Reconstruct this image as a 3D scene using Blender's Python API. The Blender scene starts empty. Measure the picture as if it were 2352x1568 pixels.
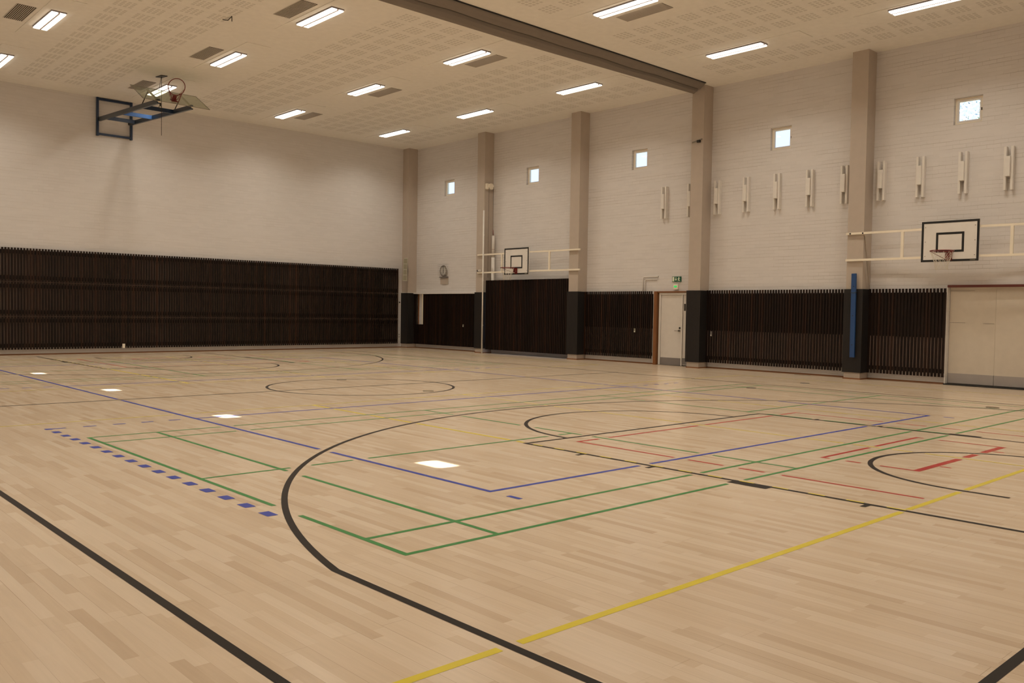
import bpy, bmesh, math, random
from mathutils import Vector, Matrix
random.seed(7)
S = bpy.context.scene
COL = S.collection
# ---------------------------------------------------------------- camera
F_PX = 1983.4
YAW, PITCH, ROLL = 0.7476832, -0.03463905, 0.01589507
CAM = Vector((-3.1099, -4.2790, 1.5000))
cy_, sy_ = math.cos(YAW), math.sin(YAW)
cp_, sp_ = math.cos(PITCH), math.sin(PITCH)
fw = Vector((sy_*cp_, cy_*cp_, sp_)); rt = Vector((cy_, -sy_, 0)); up = rt.cross(fw)
r2 = math.cos(ROLL)*rt + math.sin(ROLL)*up
u2 = -math.sin(ROLL)*rt + math.cos(ROLL)*up
cd = bpy.data.cameras.new('camera'); cam = bpy.data.objects.new('camera', cd); COL.objects.link(cam)
cd.sensor_width = 36; cd.lens = F_PX/2352*36; cd.clip_start = 0.05; cd.clip_end = 500
m = Matrix((r2, u2, -fw)).transposed().to_4x4(); m.translation = CAM
cam.matrix_world = m
S.camera = cam
# ---------------------------------------------------------------- world, sun, exposure
LAMP_L = 4.0                       # glow of the lamp diffusers seen from the side
LAMP_W = 24.0                      # watts of each of the two tubes of a lamp, thrown mostly downwards
LAMP_SPREAD = 138                  # degrees
LAMP_C = (1.0, 0.90, 0.75)
SKY_S = 1.55
SUN_E = 60.0
EXPO = 0.0
S.view_settings.view_transform = 'Standard'
S.view_settings.look = 'None'
S.view_settings.gamma = 1.0
S.view_settings.use_curve_mapping = False
S.view_settings.exposure = EXPO
try:
    S.cycles.use_denoising = True
    S.cycles.denoiser = 'OPENIMAGEDENOISE'
    S.cycles.max_bounces = 10; S.cycles.diffuse_bounces = 7; S.cycles.transparent_max_bounces = 12
    S.cycles.sample_clamp_indirect = 8.0
    S.cycles.use_light_tree = True
except Exception: pass
W = bpy.data.worlds.new('sky'); S.world = W; W.use_nodes = True
nt = W.node_tree; nt.nodes.clear()
out = nt.nodes.new('ShaderNodeOutputWorld'); bg = nt.nodes.new('ShaderNodeBackground')
tc = nt.nodes.new('ShaderNodeTexCoord'); sep = nt.nodes.new('ShaderNodeSeparateXYZ'); rp = nt.nodes.new('ShaderNodeValToRGB')
nt.links.new(tc.outputs['Generated'], sep.inputs[0]); nt.links.new(sep.outputs['Z'], rp.inputs[0])
e = rp.color_ramp.elements
e[0].position = 0.0; e[0].color = (0.16, 0.20, 0.30, 1)
e[1].position = 0.9; e[1].color = (0.35, 0.55, 1.0, 1)
k = rp.color_ramp.elements.new(0.06); k.color = (0.70, 0.84, 1.15, 1)
k = rp.color_ramp.elements.new(0.45); k.color = (0.52, 0.68, 1.05, 1)
nt.links.new(rp.outputs[0], bg.inputs[0]); bg.inputs[1].default_value = SKY_S
nt.links.new(bg.outputs[0], out.inputs[0])
sl = bpy.data.lights.new('sun', 'SUN'); sl.energy = SUN_E; sl.angle = 0.0093; sl.color = (1.0, 0.93, 0.82)
so = bpy.data.objects.new('sun', sl); COL.objects.link(so)
so.rotation_euler = Vector((6.27, -0.69, -6.155)).to_track_quat('-Z', 'Y').to_euler()
so.location = (-30, 10, 30)

# ---------------------------------------------------------------- materials
MATS = {}
def lin(c):
    return tuple(((v/255)/12.92 if v/255 <= 0.04045 else ((v/255+0.055)/1.055)**2.4) for v in c)
def mat(name, col, rough=0.6, metal=0.0, spec=0.5, emit=None, es=0.0, coat=0.0):
    if name in MATS: return MATS[name]
    M = bpy.data.materials.new(name); M.use_nodes = True; MATS[name] = M
    b = M.node_tree.nodes['Principled BSDF']
    b.inputs['Base Color'].default_value = (*col, 1); b.inputs['Roughness'].default_value = rough
    b.inputs['Metallic'].default_value = metal; b.inputs['Specular IOR Level'].default_value = spec
    b.inputs['Coat Weight'].default_value = coat
    if emit:
        b.inputs['Emission Color'].default_value = (*emit, 1); b.inputs['Emission Strength'].default_value = es
    # faint procedural variation so nothing is perfectly flat
    n = M.node_tree; L = n.links
    t = n.nodes.new('ShaderNodeTexCoord'); z = n.nodes.new('ShaderNodeTexNoise'); z.inputs['Scale'].default_value = 6.0
    z.inputs['Detail'].default_value = 3
    mr = n.nodes.new('ShaderNodeMapRange'); mr.inputs['To Min'].default_value = 0.93; mr.inputs['To Max'].default_value = 1.06
    mx = n.nodes.new('ShaderNodeMix'); mx.data_type = 'RGBA'; mx.blend_type = 'MULTIPLY'; mx.inputs[0].default_value = 1.0
    mx.inputs[6].default_value = (*col, 1)
    L.new(t.outputs['Object'], z.inputs['Vector']); L.new(z.outputs['Fac'], mr.inputs['Value'])
    L.new(mr.outputs[0], mx.inputs[7]); L.new(mx.outputs[2], b.inputs['Base Color'])
    return M
def N(nt_, typ, **kw):
    n = nt_.nodes.new(typ)
    for a, v in kw.items():
        if a.startswith('i_'): n.inputs[a[2:]].default_value = v
        elif a.startswith('n') and a[1:].isdigit(): n.inputs[int(a[1:])].default_value = v
        else: setattr(n, a, v)
    return n
def brick_mat(name, axis, col, mortar, bump=0.35):
    M = bpy.data.materials.new(name); M.use_nodes = True; n = M.node_tree; L = n.links
    b = n.nodes['Principled BSDF']; b.inputs['Roughness'].default_value = 0.55
    t = N(n, 'ShaderNodeTexCoord'); s = N(n, 'ShaderNodeSeparateXYZ'); c = N(n, 'ShaderNodeCombineXYZ')
    L.new(t.outputs['Object'], s.inputs[0]); L.new(s.outputs[axis], c.inputs[0]); L.new(s.outputs['Z'], c.inputs[1])
    wn = N(n, 'ShaderNodeTexNoise', i_Scale=2.2, i_Detail=2.0)
    L.new(t.outputs['Object'], wn.inputs['Vector'])
    wob = N(n, 'ShaderNodeMix', data_type='VECTOR', n0=0.006)   # courses are laid by hand: joints wander slightly
    ad = N(n, 'ShaderNodeVectorMath', operation='MULTIPLY_ADD'); ad.inputs[1].default_value = (0.02, 0.02, 0.0)
    L.new(wn.outputs['Color'], ad.inputs[0]); L.new(c.outputs[0], ad.inputs[2])
    br = N(n, 'ShaderNodeTexBrick', i_Scale=1.0)
    br.inputs['Mortar Size'].default_value = 0.005; br.inputs['Mortar Smooth'].default_value = 0.6
    br.inputs['Brick Width'].default_value = 0.285; br.inputs['Row Height'].default_value = 0.0875
    br.inputs['Bias'].default_value = 0.0
    br.inputs['Color1'].default_value = (*col, 1); br.inputs['Color2'].default_value = (*[v*0.955 for v in col], 1)
    br.inputs['Mortar'].default_value = (*mortar, 1)
    L.new(ad.outputs[0], br.inputs['Vector'])
    # paint fills most upright joints and part of the bed joints: joint depth varies
    bh = N(n, 'ShaderNodeTexBrick', i_Scale=1.0)
    bh.inputs['Mortar Size'].default_value = 0.0045; bh.inputs['Mortar Smooth'].default_value = 0.7
    bh.inputs['Brick Width'].default_value = 80.0; bh.inputs['Row Height'].default_value = 0.0875
    L.new(ad.outputs[0], bh.inputs['Vector'])
    mp2 = N(n, 'ShaderNodeMapping'); mp2.inputs['Scale'].default_value = (0.55, 0.55, 5.5); L.new(t.outputs['Object'], mp2.inputs['Vector'])
    jn = N(n, 'ShaderNodeTexNoise', i_Scale=1.5, i_Detail=4.0); L.new(mp2.outputs[0], jn.inputs['Vector'])
    jr = N(n, 'ShaderNodeMapRange'); jr.inputs['From Min'].default_value = 0.40; jr.inputs['From Max'].default_value = 0.66
    L.new(jn.outputs['Fac'], jr.inputs['Value'])
    v1 = N(n, 'ShaderNodeMath', operation='MULTIPLY', n1=0.42); L.new(br.outputs['Fac'], v1.inputs[0])
    v2 = N(n, 'ShaderNodeMath', operation='MAXIMUM'); L.new(v1.outputs[0], v2.inputs[0]); L.new(bh.outputs['Fac'], v2.inputs[1])
    mu = N(n, 'ShaderNodeMath', operation='MULTIPLY'); L.new(v2.outputs[0], mu.inputs[0]); L.new(jr.outputs[0], mu.inputs[1])
    br.inputs['Mortar'].default_value = (*col, 1)
    cm = N(n, 'ShaderNodeMix', data_type='RGBA', blend_type='MIX'); cm.inputs[7].default_value = (*mortar, 1)
    L.new(br.outputs['Color'], cm.inputs[6]); L.new(mu.outputs[0], cm.inputs[0])
    L.new(cm.outputs[2], b.inputs['Base Color'])
    fn = N(n, 'ShaderNodeTexNoise', i_Scale=22.0, i_Detail=3.0); L.new(t.outputs['Object'], fn.inputs['Vector'])
    sub = N(n, 'ShaderNodeMath', operation='MULTIPLY_ADD', n1=-1.0); L.new(mu.outputs[0], sub.inputs[0])
    fs = N(n, 'ShaderNodeMath', operation='MULTIPLY', n1=0.35); L.new(fn.outputs['Fac'], fs.inputs[0]); L.new(fs.outputs[0], sub.inputs[2])
    bp = N(n, 'ShaderNodeBump'); bp.inputs['Strength'].default_value = bump; bp.inputs['Distance'].default_value = 0.008
    L.new(sub.outputs[0], bp.inputs['Height']); L.new(bp.outputs[0], b.inputs['Normal'])
    return M
WALLC = (0.675, 0.648, 0.635)
brickY = brick_mat('painted_brick_y', 'Y', WALLC, (0.36, 0.31, 0.27), .4)
brickX = brick_mat('painted_brick_x', 'X', WALLC, (0.50, 0.46, 0.42), 0.18)

def floor_mat():
    M = bpy.data.materials.new('maple_strip_floor'); M.use_nodes = True; n = M.node_tree; L = n.links
    b = n.nodes['Principled BSDF']
    t = N(n, 'ShaderNodeTexCoord'); s = N(n, 'ShaderNodeSeparateXYZ'); c = N(n, 'ShaderNodeCombineXYZ')
    L.new(t.outputs['Object'], s.inputs[0]); L.new(s.outputs['Y'], c.inputs[0]); L.new(s.outputs['X'], c.inputs[1])
    def brick(w, h, ms, off, sq=1.0, bias=0.0):
        br = N(n, 'ShaderNodeTexBrick', i_Scale=1.0); br.offset = off; br.offset_frequency = 2; br.squash = sq; br.squash_frequency = 3
        br.inputs['Mortar Size'].default_value = ms; br.inputs['Mortar Smooth'].default_value = 0.0
        br.inputs['Brick Width'].default_value = w; br.inputs['Row Height'].default_value = h; br.inputs['Bias'].default_value = bias
        br.inputs['Color1'].default_value = (0, 0, 0, 1); br.inputs['Color2'].default_value = (1, 1, 1, 1); br.inputs['Mortar'].default_value = (0.5, 0.5, 0.5, 1)
        return br
    # row-wise random shift along the strip
    fl = N(n, 'ShaderNodeMath', operation='DIVIDE', n1=0.066); L.new(s.outputs['X'], fl.inputs[0])
    fl2 = N(n, 'ShaderNodeMath', operation='FLOOR'); L.new(fl.outputs[0], fl2.inputs[0])
    wn = N(n, 'ShaderNodeTexWhiteNoise', noise_dimensions='1D'); L.new(fl2.outputs[0], wn.inputs['W'])
    sh = N(n, 'ShaderNodeMath', operation='MULTIPLY_ADD', n1=3.7); L.new(wn.outputs['Value'], sh.inputs[0]); L.new(s.outputs['Y'], sh.inputs[2])
    c2 = N(n, 'ShaderNodeCombineXYZ'); L.new(sh.outputs[0], c2.inputs[0]); L.new(s.outputs['X'], c2.inputs[1])
    b1 = brick(0.78, 0.066, 0.0, 0.37, 0.7); L.new(c2.outputs[0], b1.inputs['Vector'])
    ramp = N(n, 'ShaderNodeValToRGB'); L.new(b1.outputs['Color'], ramp.inputs[0])
    el = ramp.color_ramp.elements
    el[0].position = 0.0; el[0].color = (0.530, 0.405, 0.285, 1)
    el[1].position = 1.0; el[1].color = (0.665, 0.550, 0.420, 1)
    q = el.new(0.18); q.color = (0.590, 0.465, 0.335, 1)
    q = el.new(0.6); q.color = (0.625, 0.503, 0.374, 1)
    # grain
    mp = N(n, 'ShaderNodeMapping'); mp.inputs['Scale'].default_value = (42.0, 2.2, 1.0)
    L.new(t.outputs['Object'], mp.inputs['Vector'])
    gn = N(n, 'ShaderNodeTexNoise', i_Scale=1.0, i_Detail=5.0, i_Roughness=0.6); L.new(mp.outputs[0], gn.inputs['Vector'])
    gr = N(n, 'ShaderNodeMapRange'); gr.inputs['To Min'].default_value = 0.90; gr.inputs['To Max'].default_value = 1.09; L.new(gn.outputs['Fac'], gr.inputs['Value'])
    mx = N(n, 'ShaderNodeMix', data_type='RGBA', blend_type='MULTIPLY', n0=1.0); L.new(ramp.outputs[0], mx.inputs[6]); L.new(gr.outputs[0], mx.inputs[7])
    # board joints every three strips
    b2 = brick(2.1, 0.132, 0.0011, 0.43); L.new(c.outputs[0], b2.inputs['Vector'])
    b3 = brick(0.62, 0.066, 0.0004, 0.37, 0.6); L.new(c2.outputs[0], b3.inputs['Vector'])
    ln = N(n, 'ShaderNodeTexNoise', i_Scale=0.8, i_Detail=2.0); L.new(t.outputs['Object'], ln.inputs['Vector'])
    lr = N(n, 'ShaderNodeMapRange'); lr.inputs['From Min'].default_value = 0.4; lr.inputs['From Max'].default_value = 0.6; lr.inputs['To Min'].default_value = 0.15; lr.inputs['To Max'].default_value = 0.62
    L.new(ln.outputs['Fac'], lr.inputs['Value'])
    jf = N(n, 'ShaderNodeMath', operation='MULTIPLY'); L.new(b2.outputs['Fac'], jf.inputs[0]); L.new(lr.outputs[0], jf.inputs[1])
    m2 = N(n, 'ShaderNodeMix', data_type='RGBA', blend_type='MIX'); m2.inputs[7].default_value = (0.20, 0.13, 0.08, 1)
    L.new(jf.outputs[0], m2.inputs[0]); L.new(mx.outputs[2], m2.inputs[6])
    L.new(m2.outputs[2], b.inputs['Base Color'])
    rn = N(n, 'ShaderNodeTexNoise', i_Scale=0.5, i_Detail=4.0); L.new(t.outputs['Object'], rn.inputs['Vector'])
    rr = N(n, 'ShaderNodeMapRange'); rr.inputs['To Min'].default_value = 0.20; rr.inputs['To Max'].default_value = 0.27
    L.new(rn.outputs['Fac'], rr.inputs['Value']); L.new(rr.outputs[0], b.inputs['Roughness'])
    b.inputs['Specular IOR Level'].default_value = 0.5
    bp = N(n, 'ShaderNodeBump'); bp.inputs['Strength'].default_value = 0.05; bp.inputs['Distance'].default_value = 0.002
    L.new(gn.outputs['Fac'], bp.inputs['Height']); L.new(bp.outputs[0], b.inputs['Normal'])
    return M
M_floor = floor_mat()

def slat_mat():
    M = bpy.data.materials.new('stained_slats'); M.use_nodes = True; n = M.node_tree; L = n.links
    b = n.nodes['Principled BSDF']; b.inputs['Roughness'].default_value = 0.5
    t = N(n, 'ShaderNodeTexCoord'); s = N(n, 'ShaderNodeSeparateXYZ'); L.new(t.outputs['Object'], s.inputs[0])
    a = N(n, 'ShaderNodeMath', operation='ADD'); L.new(s.outputs['X'], a.inputs[0]); L.new(s.outputs['Y'], a.inputs[1])
    d = N(n, 'ShaderNodeMath', operation='DIVIDE', n1=0.08); L.new(a.outputs[0], d.inputs[0])
    f = N(n, 'ShaderNodeMath', operation='FLOOR'); L.new(d.outputs[0], f.inputs[0])
    w = N(n, 'ShaderNodeTexWhiteNoise', noise_dimensions='1D'); L.new(f.outputs[0], w.inputs['W'])
    r = N(n, 'ShaderNodeValToRGB'); L.new(w.outputs['Value'], r.inputs[0])
    e = r.color_ramp.elements; e[0].color = (0.010, 0.0052, 0.0034, 1); e[1].color = (0.036, 0.014, 0.0065, 1); e[1].position = 1
    q = e.new(0.5); q.color = (0.0135, 0.0070, 0.0047, 1); q = e.new(0.85); q.color = (0.020, 0.0092, 0.0055, 1)
    mp = N(n, 'ShaderNodeMapping'); mp.inputs['Scale'].default_value = (60, 60, 4); L.new(t.outputs['Object'], mp.inputs['Vector'])
    g = N(n, 'ShaderNodeTexNoise', i_Scale=1.0, i_Detail=4.0); L.new(mp.outputs[0], g.inputs['Vector'])
    gr = N(n, 'ShaderNodeMapRange'); gr.inputs['To Min'].default_value = 0.75; gr.inputs['To Max'].default_value = 1.3; L.new(g.outputs['Fac'], gr.inputs['Value'])
    x = N(n, 'ShaderNodeMix', data_type='RGBA', blend_type='MULTIPLY', n0=1.0); L.new(r.outputs[0], x.inputs[6]); L.new(gr.outputs[0], x.inputs[7])
    L.new(x.outputs[2], b.inputs['Base Color'])
    b.inputs['Specular IOR Level'].default_value = 0.18
    return M
M_slat = slat_mat()
M_batten = mat('batten_wood', (0.018, 0.010, 0.007), 0.6, spec=0.2)
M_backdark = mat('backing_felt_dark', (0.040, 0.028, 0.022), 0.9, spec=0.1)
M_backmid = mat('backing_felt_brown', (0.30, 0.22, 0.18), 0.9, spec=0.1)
M_ceil = mat('ceiling_plaster', (0.81, 0.785, 0.735), 0.9, spec=0.1)
M_perf = mat('perforation_felt', (0.66, 0.635, 0.585), 1.0, spec=0.0)  # holes are flat squares; their recess shade is painted in as a darker tone
M_pillar = mat('pillar_paint', (0.47, 0.405, 0.345), 0.6)
M_pad = mat('pad_rubber', (0.016, 0.013, 0.012), 0.55, spec=0.4)
M_skirt = mat('skirting_wood', (0.22, 0.085, 0.026), 0.45)
M_white = mat('white_paint', (0.74, 0.71, 0.67), 0.45)
M_doorw = mat('door_paint', (0.66, 0.62, 0.57), 0.35)
M_cream = mat('cream_steel_paint', (0.86, 0.79, 0.66), 0.4)
M_grey = mat('kick_plate', (0.20, 0.18, 0.17), 0.45)
M_greylt = mat('kick_plate_light', (0.36, 0.33, 0.31), 0.45)
M_gate = mat('gate_paint', (0.60, 0.54, 0.45), 0.4)
M_red = mat('red_paint', (0.17, 0.012, 0.010), 0.4)
M_redbrown = mat('lintel_rail_red', (0.11, 0.018, 0.010), 0.5)
M_black = mat('black_paint', (0.010, 0.010, 0.010), 0.4)
M_dark = mat('dark_metal', (0.03, 0.026, 0.022), 0.4, 0.5)
M_steel = mat('brushed_steel', (0.25, 0.22, 0.19), 0.35, 0.9)
M_navy = mat('navy_steel_paint', (0.010, 0.028, 0.075), 0.35)
M_armgrey = mat('arm_steel_paint', (0.022, 0.036, 0.060), 0.35)
M_blue = mat('blue_plank_paint', (0.013, 0.062, 0.20), 0.4)
M_oak = mat('orange_oak', (0.20, 0.075, 0.02), 0.45)
M_curtain = mat('divider_fabric', (0.225, 0.195, 0.17), 0.8, spec=0.2)
M_house = mat('lamp_housing', (0.27, 0.25, 0.27), 0.5)
M_net = mat('net_cord', (0.62, 0.57, 0.48), 0.9)
M_spk = mat('speaker_paint', (0.40, 0.37, 0.30), 0.6)
M_grille = mat('speaker_mesh', (0.26, 0.24, 0.17), 0.8)
M_vent = mat('vent_dark', (0.045, 0.03, 0.018), 0.9, spec=0.1)
M_ventl = mat('vent_light', (0.55, 0.50, 0.44), 0.6)
M_spine = mat('lamp_spine', (0.80, 0.76, 0.82), 0.5)
M_lens = mat('lamp_diffuser', (0.8, 0.8, 0.8), 0.5, emit=LAMP_C, es=LAMP_L)
M_green = mat('exit_green', (0.004, 0.05, 0.02), 0.5, emit=(0.004, 0.06, 0.025), es=0.3)
M_glow = mat('sign_white', (0.6, 0.6, 0.45), 0.5, emit=(0.6, 0.6, 0.42), es=0.12)
M_led = mat('green_light', (0.05, 0.6, 0.15), 0.4, emit=(0.03, 0.6, 0.13), es=0.6)
L_black = mat('line_black', (0.010, 0.0062, 0.0045), 0.42, spec=0.13)
L_blue = mat('line_blue', (0.030, 0.055, 0.37), 0.3, spec=.2)
L_green = mat('line_green', (0.036, 0.225, 0.055), 0.3, spec=.2)
L_yellow = mat('line_yellow', (0.66, 0.54, 0.040), 0.3, spec=.2)
L_red = mat('line_red', (0.40, 0.022, 0.018), 0.3, spec=.2)
M_bark = mat('bark', (0.10, 0.08, 0.06), 0.9)
M_leaf = mat('leaf', (0.27, 0.34, 0.36), 0.6)
M_ground = mat('outdoor_ground', (0.14, 0.17, 0.08), 0.9)
M_clockface = mat('clock_face', (0.55, 0.53, 0.50), 0.5)

def glass_mat(name, tint=(0.97, 0.985, 0.99), gl=0.07):
    M = bpy.data.materials.new(name); M.use_nodes = True; n = M.node_tree; L = n.links; n.nodes.clear()
    o = N(n, 'ShaderNodeOutputMaterial'); a = N(n, 'ShaderNodeBsdfTransparent'); g = N(n, 'ShaderNodeBsdfGlossy'); x = N(n, 'ShaderNodeMixShader')
    a.inputs[0].default_value = (*tint, 1); g.inputs['Roughness'].default_value = 0.02
    lw = N(n, 'ShaderNodeLayerWeight'); pw = N(n, 'ShaderNodeMath', operation='POWER', n1=5.0); f = N(n, 'ShaderNodeMath', operation='MULTIPLY_ADD', n1=.85, n2=.03)
    L.new(lw.outputs['Facing'], pw.inputs[0]); L.new(pw.outputs[0], f.inputs[0])
    L.new(f.outputs[0], x.inputs[0]); L.new(a.outputs[0], x.inputs[1]); L.new(g.outputs[0], x.inputs[2]); L.new(x.outputs[0], o.inputs[0])
    return M
M_glass = glass_mat('window_glass')
M_acryl = glass_mat('acrylic_board', (0.80, 0.83, 0.76))

# ---------------------------------------------------------------- mesh helper
ORG = {}
class MB:
    def __init__(s): s.v = []; s.f = []; s.parts = []
    def add(s, vs, fs):
        vs = list(vs); s.parts.append((vs, list(fs)))
        o = len(s.v); s.v += [tuple(v) for v in vs]; s.f += [tuple(i+o for i in f) for f in fs]; return s
    def box(s, x0, x1, y0, y1, z0, z1):
        x0, x1 = min(x0, x1), max(x0, x1); y0, y1 = min(y0, y1), max(y0, y1); z0, z1 = min(z0, z1), max(z0, z1)
        return s.add([(x0,y0,z0),(x1,y0,z0),(x1,y1,z0),(x0,y1,z0),(x0,y0,z1),(x1,y0,z1),(x1,y1,z1),(x0,y1,z1)],
                     [(0,3,2,1),(4,5,6,7),(0,1,5,4),(1,2,6,5),(2,3,7,6),(3,0,4,7)])
    def bar(s, a, b, w, h, upv=(0,0,1)):
        a = Vector(a); b = Vector(b); d = (b-a).normalized(); u = Vector(upv)
        if abs(d.dot(u)) > 0.98: u = Vector((0, 1, 0))
        r = d.cross(u).normalized(); u = r.cross(d)
        vs = []
        for p in (a, b):
            for i, j in ((-1,-1),(1,-1),(1,1),(-1,1)): vs.append(p + r*(i*w/2) + u*(j*h/2))
        return s.add(vs, [(0,3,2,1),(4,5,6,7),(0,1,5,4),(1,2,6,5),(2,3,7,6),(3,0,4,7)])
    def tube(s, pts, r, n=8, closed=False, cap=True):
        pts = [Vector(p) for p in pts]; m_ = len(pts); vs = []; fs = []
        prev = None
        for i, p in enumerate(pts):
            if closed: d = pts[(i+1) % m_] - pts[i-1]
            else: d = pts[min(i+1, m_-1)] - pts[max(i-1, 0)]
            d.normalize()
            if prev is None:
                u = Vector((0,0,1)) if abs(d.z) < 0.9 else Vector((1,0,0))
                a = d.cross(u).normalized()
            else:
                a = (prev - d*prev.dot(d)).normalized()
            prev = a; b_ = d.cross(a)
            rr = r[i] if isinstance(r, (list, tuple)) else r
            for j in range(n):
                t = 2*math.pi*j/n; vs.append(p + a*(rr*math.cos(t)) + b_*(rr*math.sin(t)))
        rng = m_ if closed else m_-1
        for i in range(rng):
            for j in range(n):
                i2 = (i+1) % m_
                fs.append((i*n+j, i*n+(j+1) % n, i2*n+(j+1) % n, i2*n+j))
        if cap and not closed:
            fs.append(tuple(range(n-1, -1, -1))); fs.append(tuple((m_-1)*n+j for j in range(n)))
        return s.add(vs, fs)
    def prism(s, poly, axis, a, b):
        """extrude 2D polygon along axis ('x','y','z') from a to b"""
        def P(u, v, w): return {'x': (w, u, v), 'y': (u, w, v), 'z': (u, v, w)}[axis]
        n = len(poly)
        vs = [P(u, v, a) for u, v in poly] + [P(u, v, b) for u, v in poly]
        fs = [tuple(range(n)), tuple(range(2*n-1, n-1, -1))] + [(i, i+n, (i+1) % n+n, (i+1) % n) for i in range(n)]
        return s.add(vs, fs)
    def build(s, name, m_, parent=None, smooth=False, bevel=0.0, kind=None, label=None):
        me = bpy.data.meshes.new(name)
        org = ORG.get(parent.name, Vector((0,0,0))) if parent else Vector((0,0,0))
        me.from_pydata([Vector(v)-org for v in s.v], [], s.f)
        bm = bmesh.new(); bm.from_mesh(me); bmesh.ops.recalc_face_normals(bm, faces=bm.faces); bm.to_mesh(me); bm.free()
        if smooth: me.polygons.foreach_set('use_smooth', [True]*len(me.polygons))
        o = bpy.data.objects.new(name, me); COL.objects.link(o); me.materials.append(m_)
        if parent: o.parent = parent; ORG[o.name] = org
        else: ORG[o.name] = Vector((0,0,0))
        if bevel:
            bv = o.modifiers.new('bevel', 'BEVEL'); bv.width = bevel; bv.segments = 2; bv.limit_method = 'ANGLE'
        if kind: o['kind'] = kind
        if label: o['label'] = label
        return o
def _each(s, name, m_, parent=None, **kw):
    r = None
    for vs, fs in s.parts:
        q = MB(); q.add(vs, fs); r = q.build(name, m_, parent, **kw)
    return r
MB.build_each = _each
def thing(name, label, cat, loc, group=None, kind=None):
    o = bpy.data.objects.new(name, None); COL.objects.link(o); o.location = loc; ORG[o.name] = Vector(loc)
    o.empty_display_size = 0.1
    tag(o, label, cat, group, kind); return o
def tag(o, label, cat=None, group=None, kind=None):
    if label: o['label'] = label
    if cat: o['category'] = cat
    if group: o['group'] = group
    if kind: o['kind'] = kind
    return o
def copy_tree(o, parent=None):
    c = o.copy(); COL.objects.link(c)
    if parent: c.parent = parent
    for ch in list(o.children): copy_tree(ch, c)
    return c
def cells(rng1, rng2, holes):
    """split a rectangle into cells that avoid the holes (a0,a1,b0,b1)"""
    A = sorted({rng1[0], rng1[1], *[h[0] for h in holes], *[h[1] for h in holes]})
    B = sorted({rng2[0], rng2[1], *[h[2] for h in holes], *[h[3] for h in holes]})
    outc = []
    for i in range(len(A)-1):
        j = 0
        while j < len(B)-1:
            ca = (A[i]+A[i+1])/2
            def free(jj):
                cb = (B[jj]+B[jj+1])/2
                return not any(h[0] < ca < h[1] and h[2] < cb < h[3] for h in holes)
            if free(j):
                k_ = j
                while k_+1 < len(B)-1 and free(k_+1): k_ += 1
                outc.append((A[i], A[i+1], B[j], B[k_+1])); j = k_+1
            else: j += 1
    return outc

# ---------------------------------------------------------------- room dimensions
XL, XR, YN, YF, H = -4.0, 17.5, -5.0, 24.0, 7.85
TH = 0.35
WINY = [21.58, 17.05, 12.41, 7.71, 3.11]     # wall windows, centre along the wall
WZ0, WZ1, WH = 5.86, 6.45, 0.30
PIL = [23.80, 19.25, 14.66, 10.03, 5.41, 0.78, -3.85]
DOOR = (10.30, 11.50, 0.0, 2.12)
GATE = (0.2, 3.37, 0.0, 2.20)
NICHE = (22.98, 23.40, 0.94, 2.13)
LOWWIN = (15.05, 18.85, 0.30, 2.40)

# floor
fb = MB(); fb.box(XL-0.4, XR+0.4, YN-0.4, YF+0.4, -0.12, 0.0)
floor = fb.build('floor', M_floor, kind='structure', label='pale maple strip floor crossed by coloured court lines')
# ceiling
cb = MB(); cb.box(XL-0.4, XR+0.4, YN-0.4, YF+0.4, H, H+0.2)
ceiling = cb.build('ceiling', M_ceil, kind='structure', label='cream acoustic ceiling with rows of square perforation blocks')
pb = MB()
cols = [-3.14, -2.545] + [-0.82+.595*i for i in range(4)] + [3.16+.595*i for i in range(4)] + [7.90+.595*i for i in range(4)] + [12.09+.595*i for i in range(4)] + [15.6, 16.2]
rows = [11.1+.595*i for i in range(20)] + [8.51-.595*i for i in range(22)]
for x in cols:
    for y in rows:
        for i in range(4):
            for j in range(4):
                x0 = x+.005+i*.1065; y0 = y+.005+j*.1065
                o = len(pb.v)
                pb.v += [(x0, y0, H-.0012), (x0+.072, y0, H-.0012), (x0+.072, y0+.072, H-.0012), (x0, y0+.072, H-.0012)]
                pb.f.append((o, o+3, o+2, o+1))
pb.build('perforation_pattern', M_perf, ceiling)

# walls
def wall_y(name, xa, xb, holes, m_, label):
    w = MB()
    for a0, a1, b0, b1 in cells((YN-TH, YF+TH), (0, H), holes): w.box(xa, xb, a0, a1, b0, b1)
    return w.build(name, m_, kind='structure', label=label)
holesR = [(y-.30, y+.30, WZ0, WZ1) for y in WINY] + [DOOR, GATE, LOWWIN]
wall_right = wall_y('wall_right', XR, XR+.225, holesR, brickY, 'long white painted brick wall with small square high windows')
holesL = [(y+.67-.30+0.0, y+.67+.30, WZ0, WZ1) for y in (2.38, 7.08, 11.74, 16.38)]
wall_left = wall_y('wall_left', XL-TH, XL, holesL, brickY, 'white painted brick wall facing the door wall')
w = MB(); w.box(XL, XR, YF, YF+TH, 0, H); wall_back = w.build('wall_back', brickX, kind='structure', label='end wall, white painted brick above dark slats')
w = MB(); w.box(XL, XR, YN-TH, YN, 0, H); wall_front = w.build('wall_front', brickX, kind='structure', label='end wall behind the viewer')

# skirting
b = MB(); b.box(XL, 17.08, YF-.018, YF, 0, .035); b.build('baseboard_back', M_skirt, kind='structure', label='thin orange wooden skirting under the long slatted wall')
b = MB(); segs = [(5.62, 9.82), (10.24, 10.30), (11.62, 14.45), (19.46, 23.60), (3.40, 5.20)]
for a, c in segs: b.box(XR-.018, XR, a, c, 0, .035)
b.build('baseboard_right', M_skirt, kind='structure', label='thin orange wooden skirting between the pillars')

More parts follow.
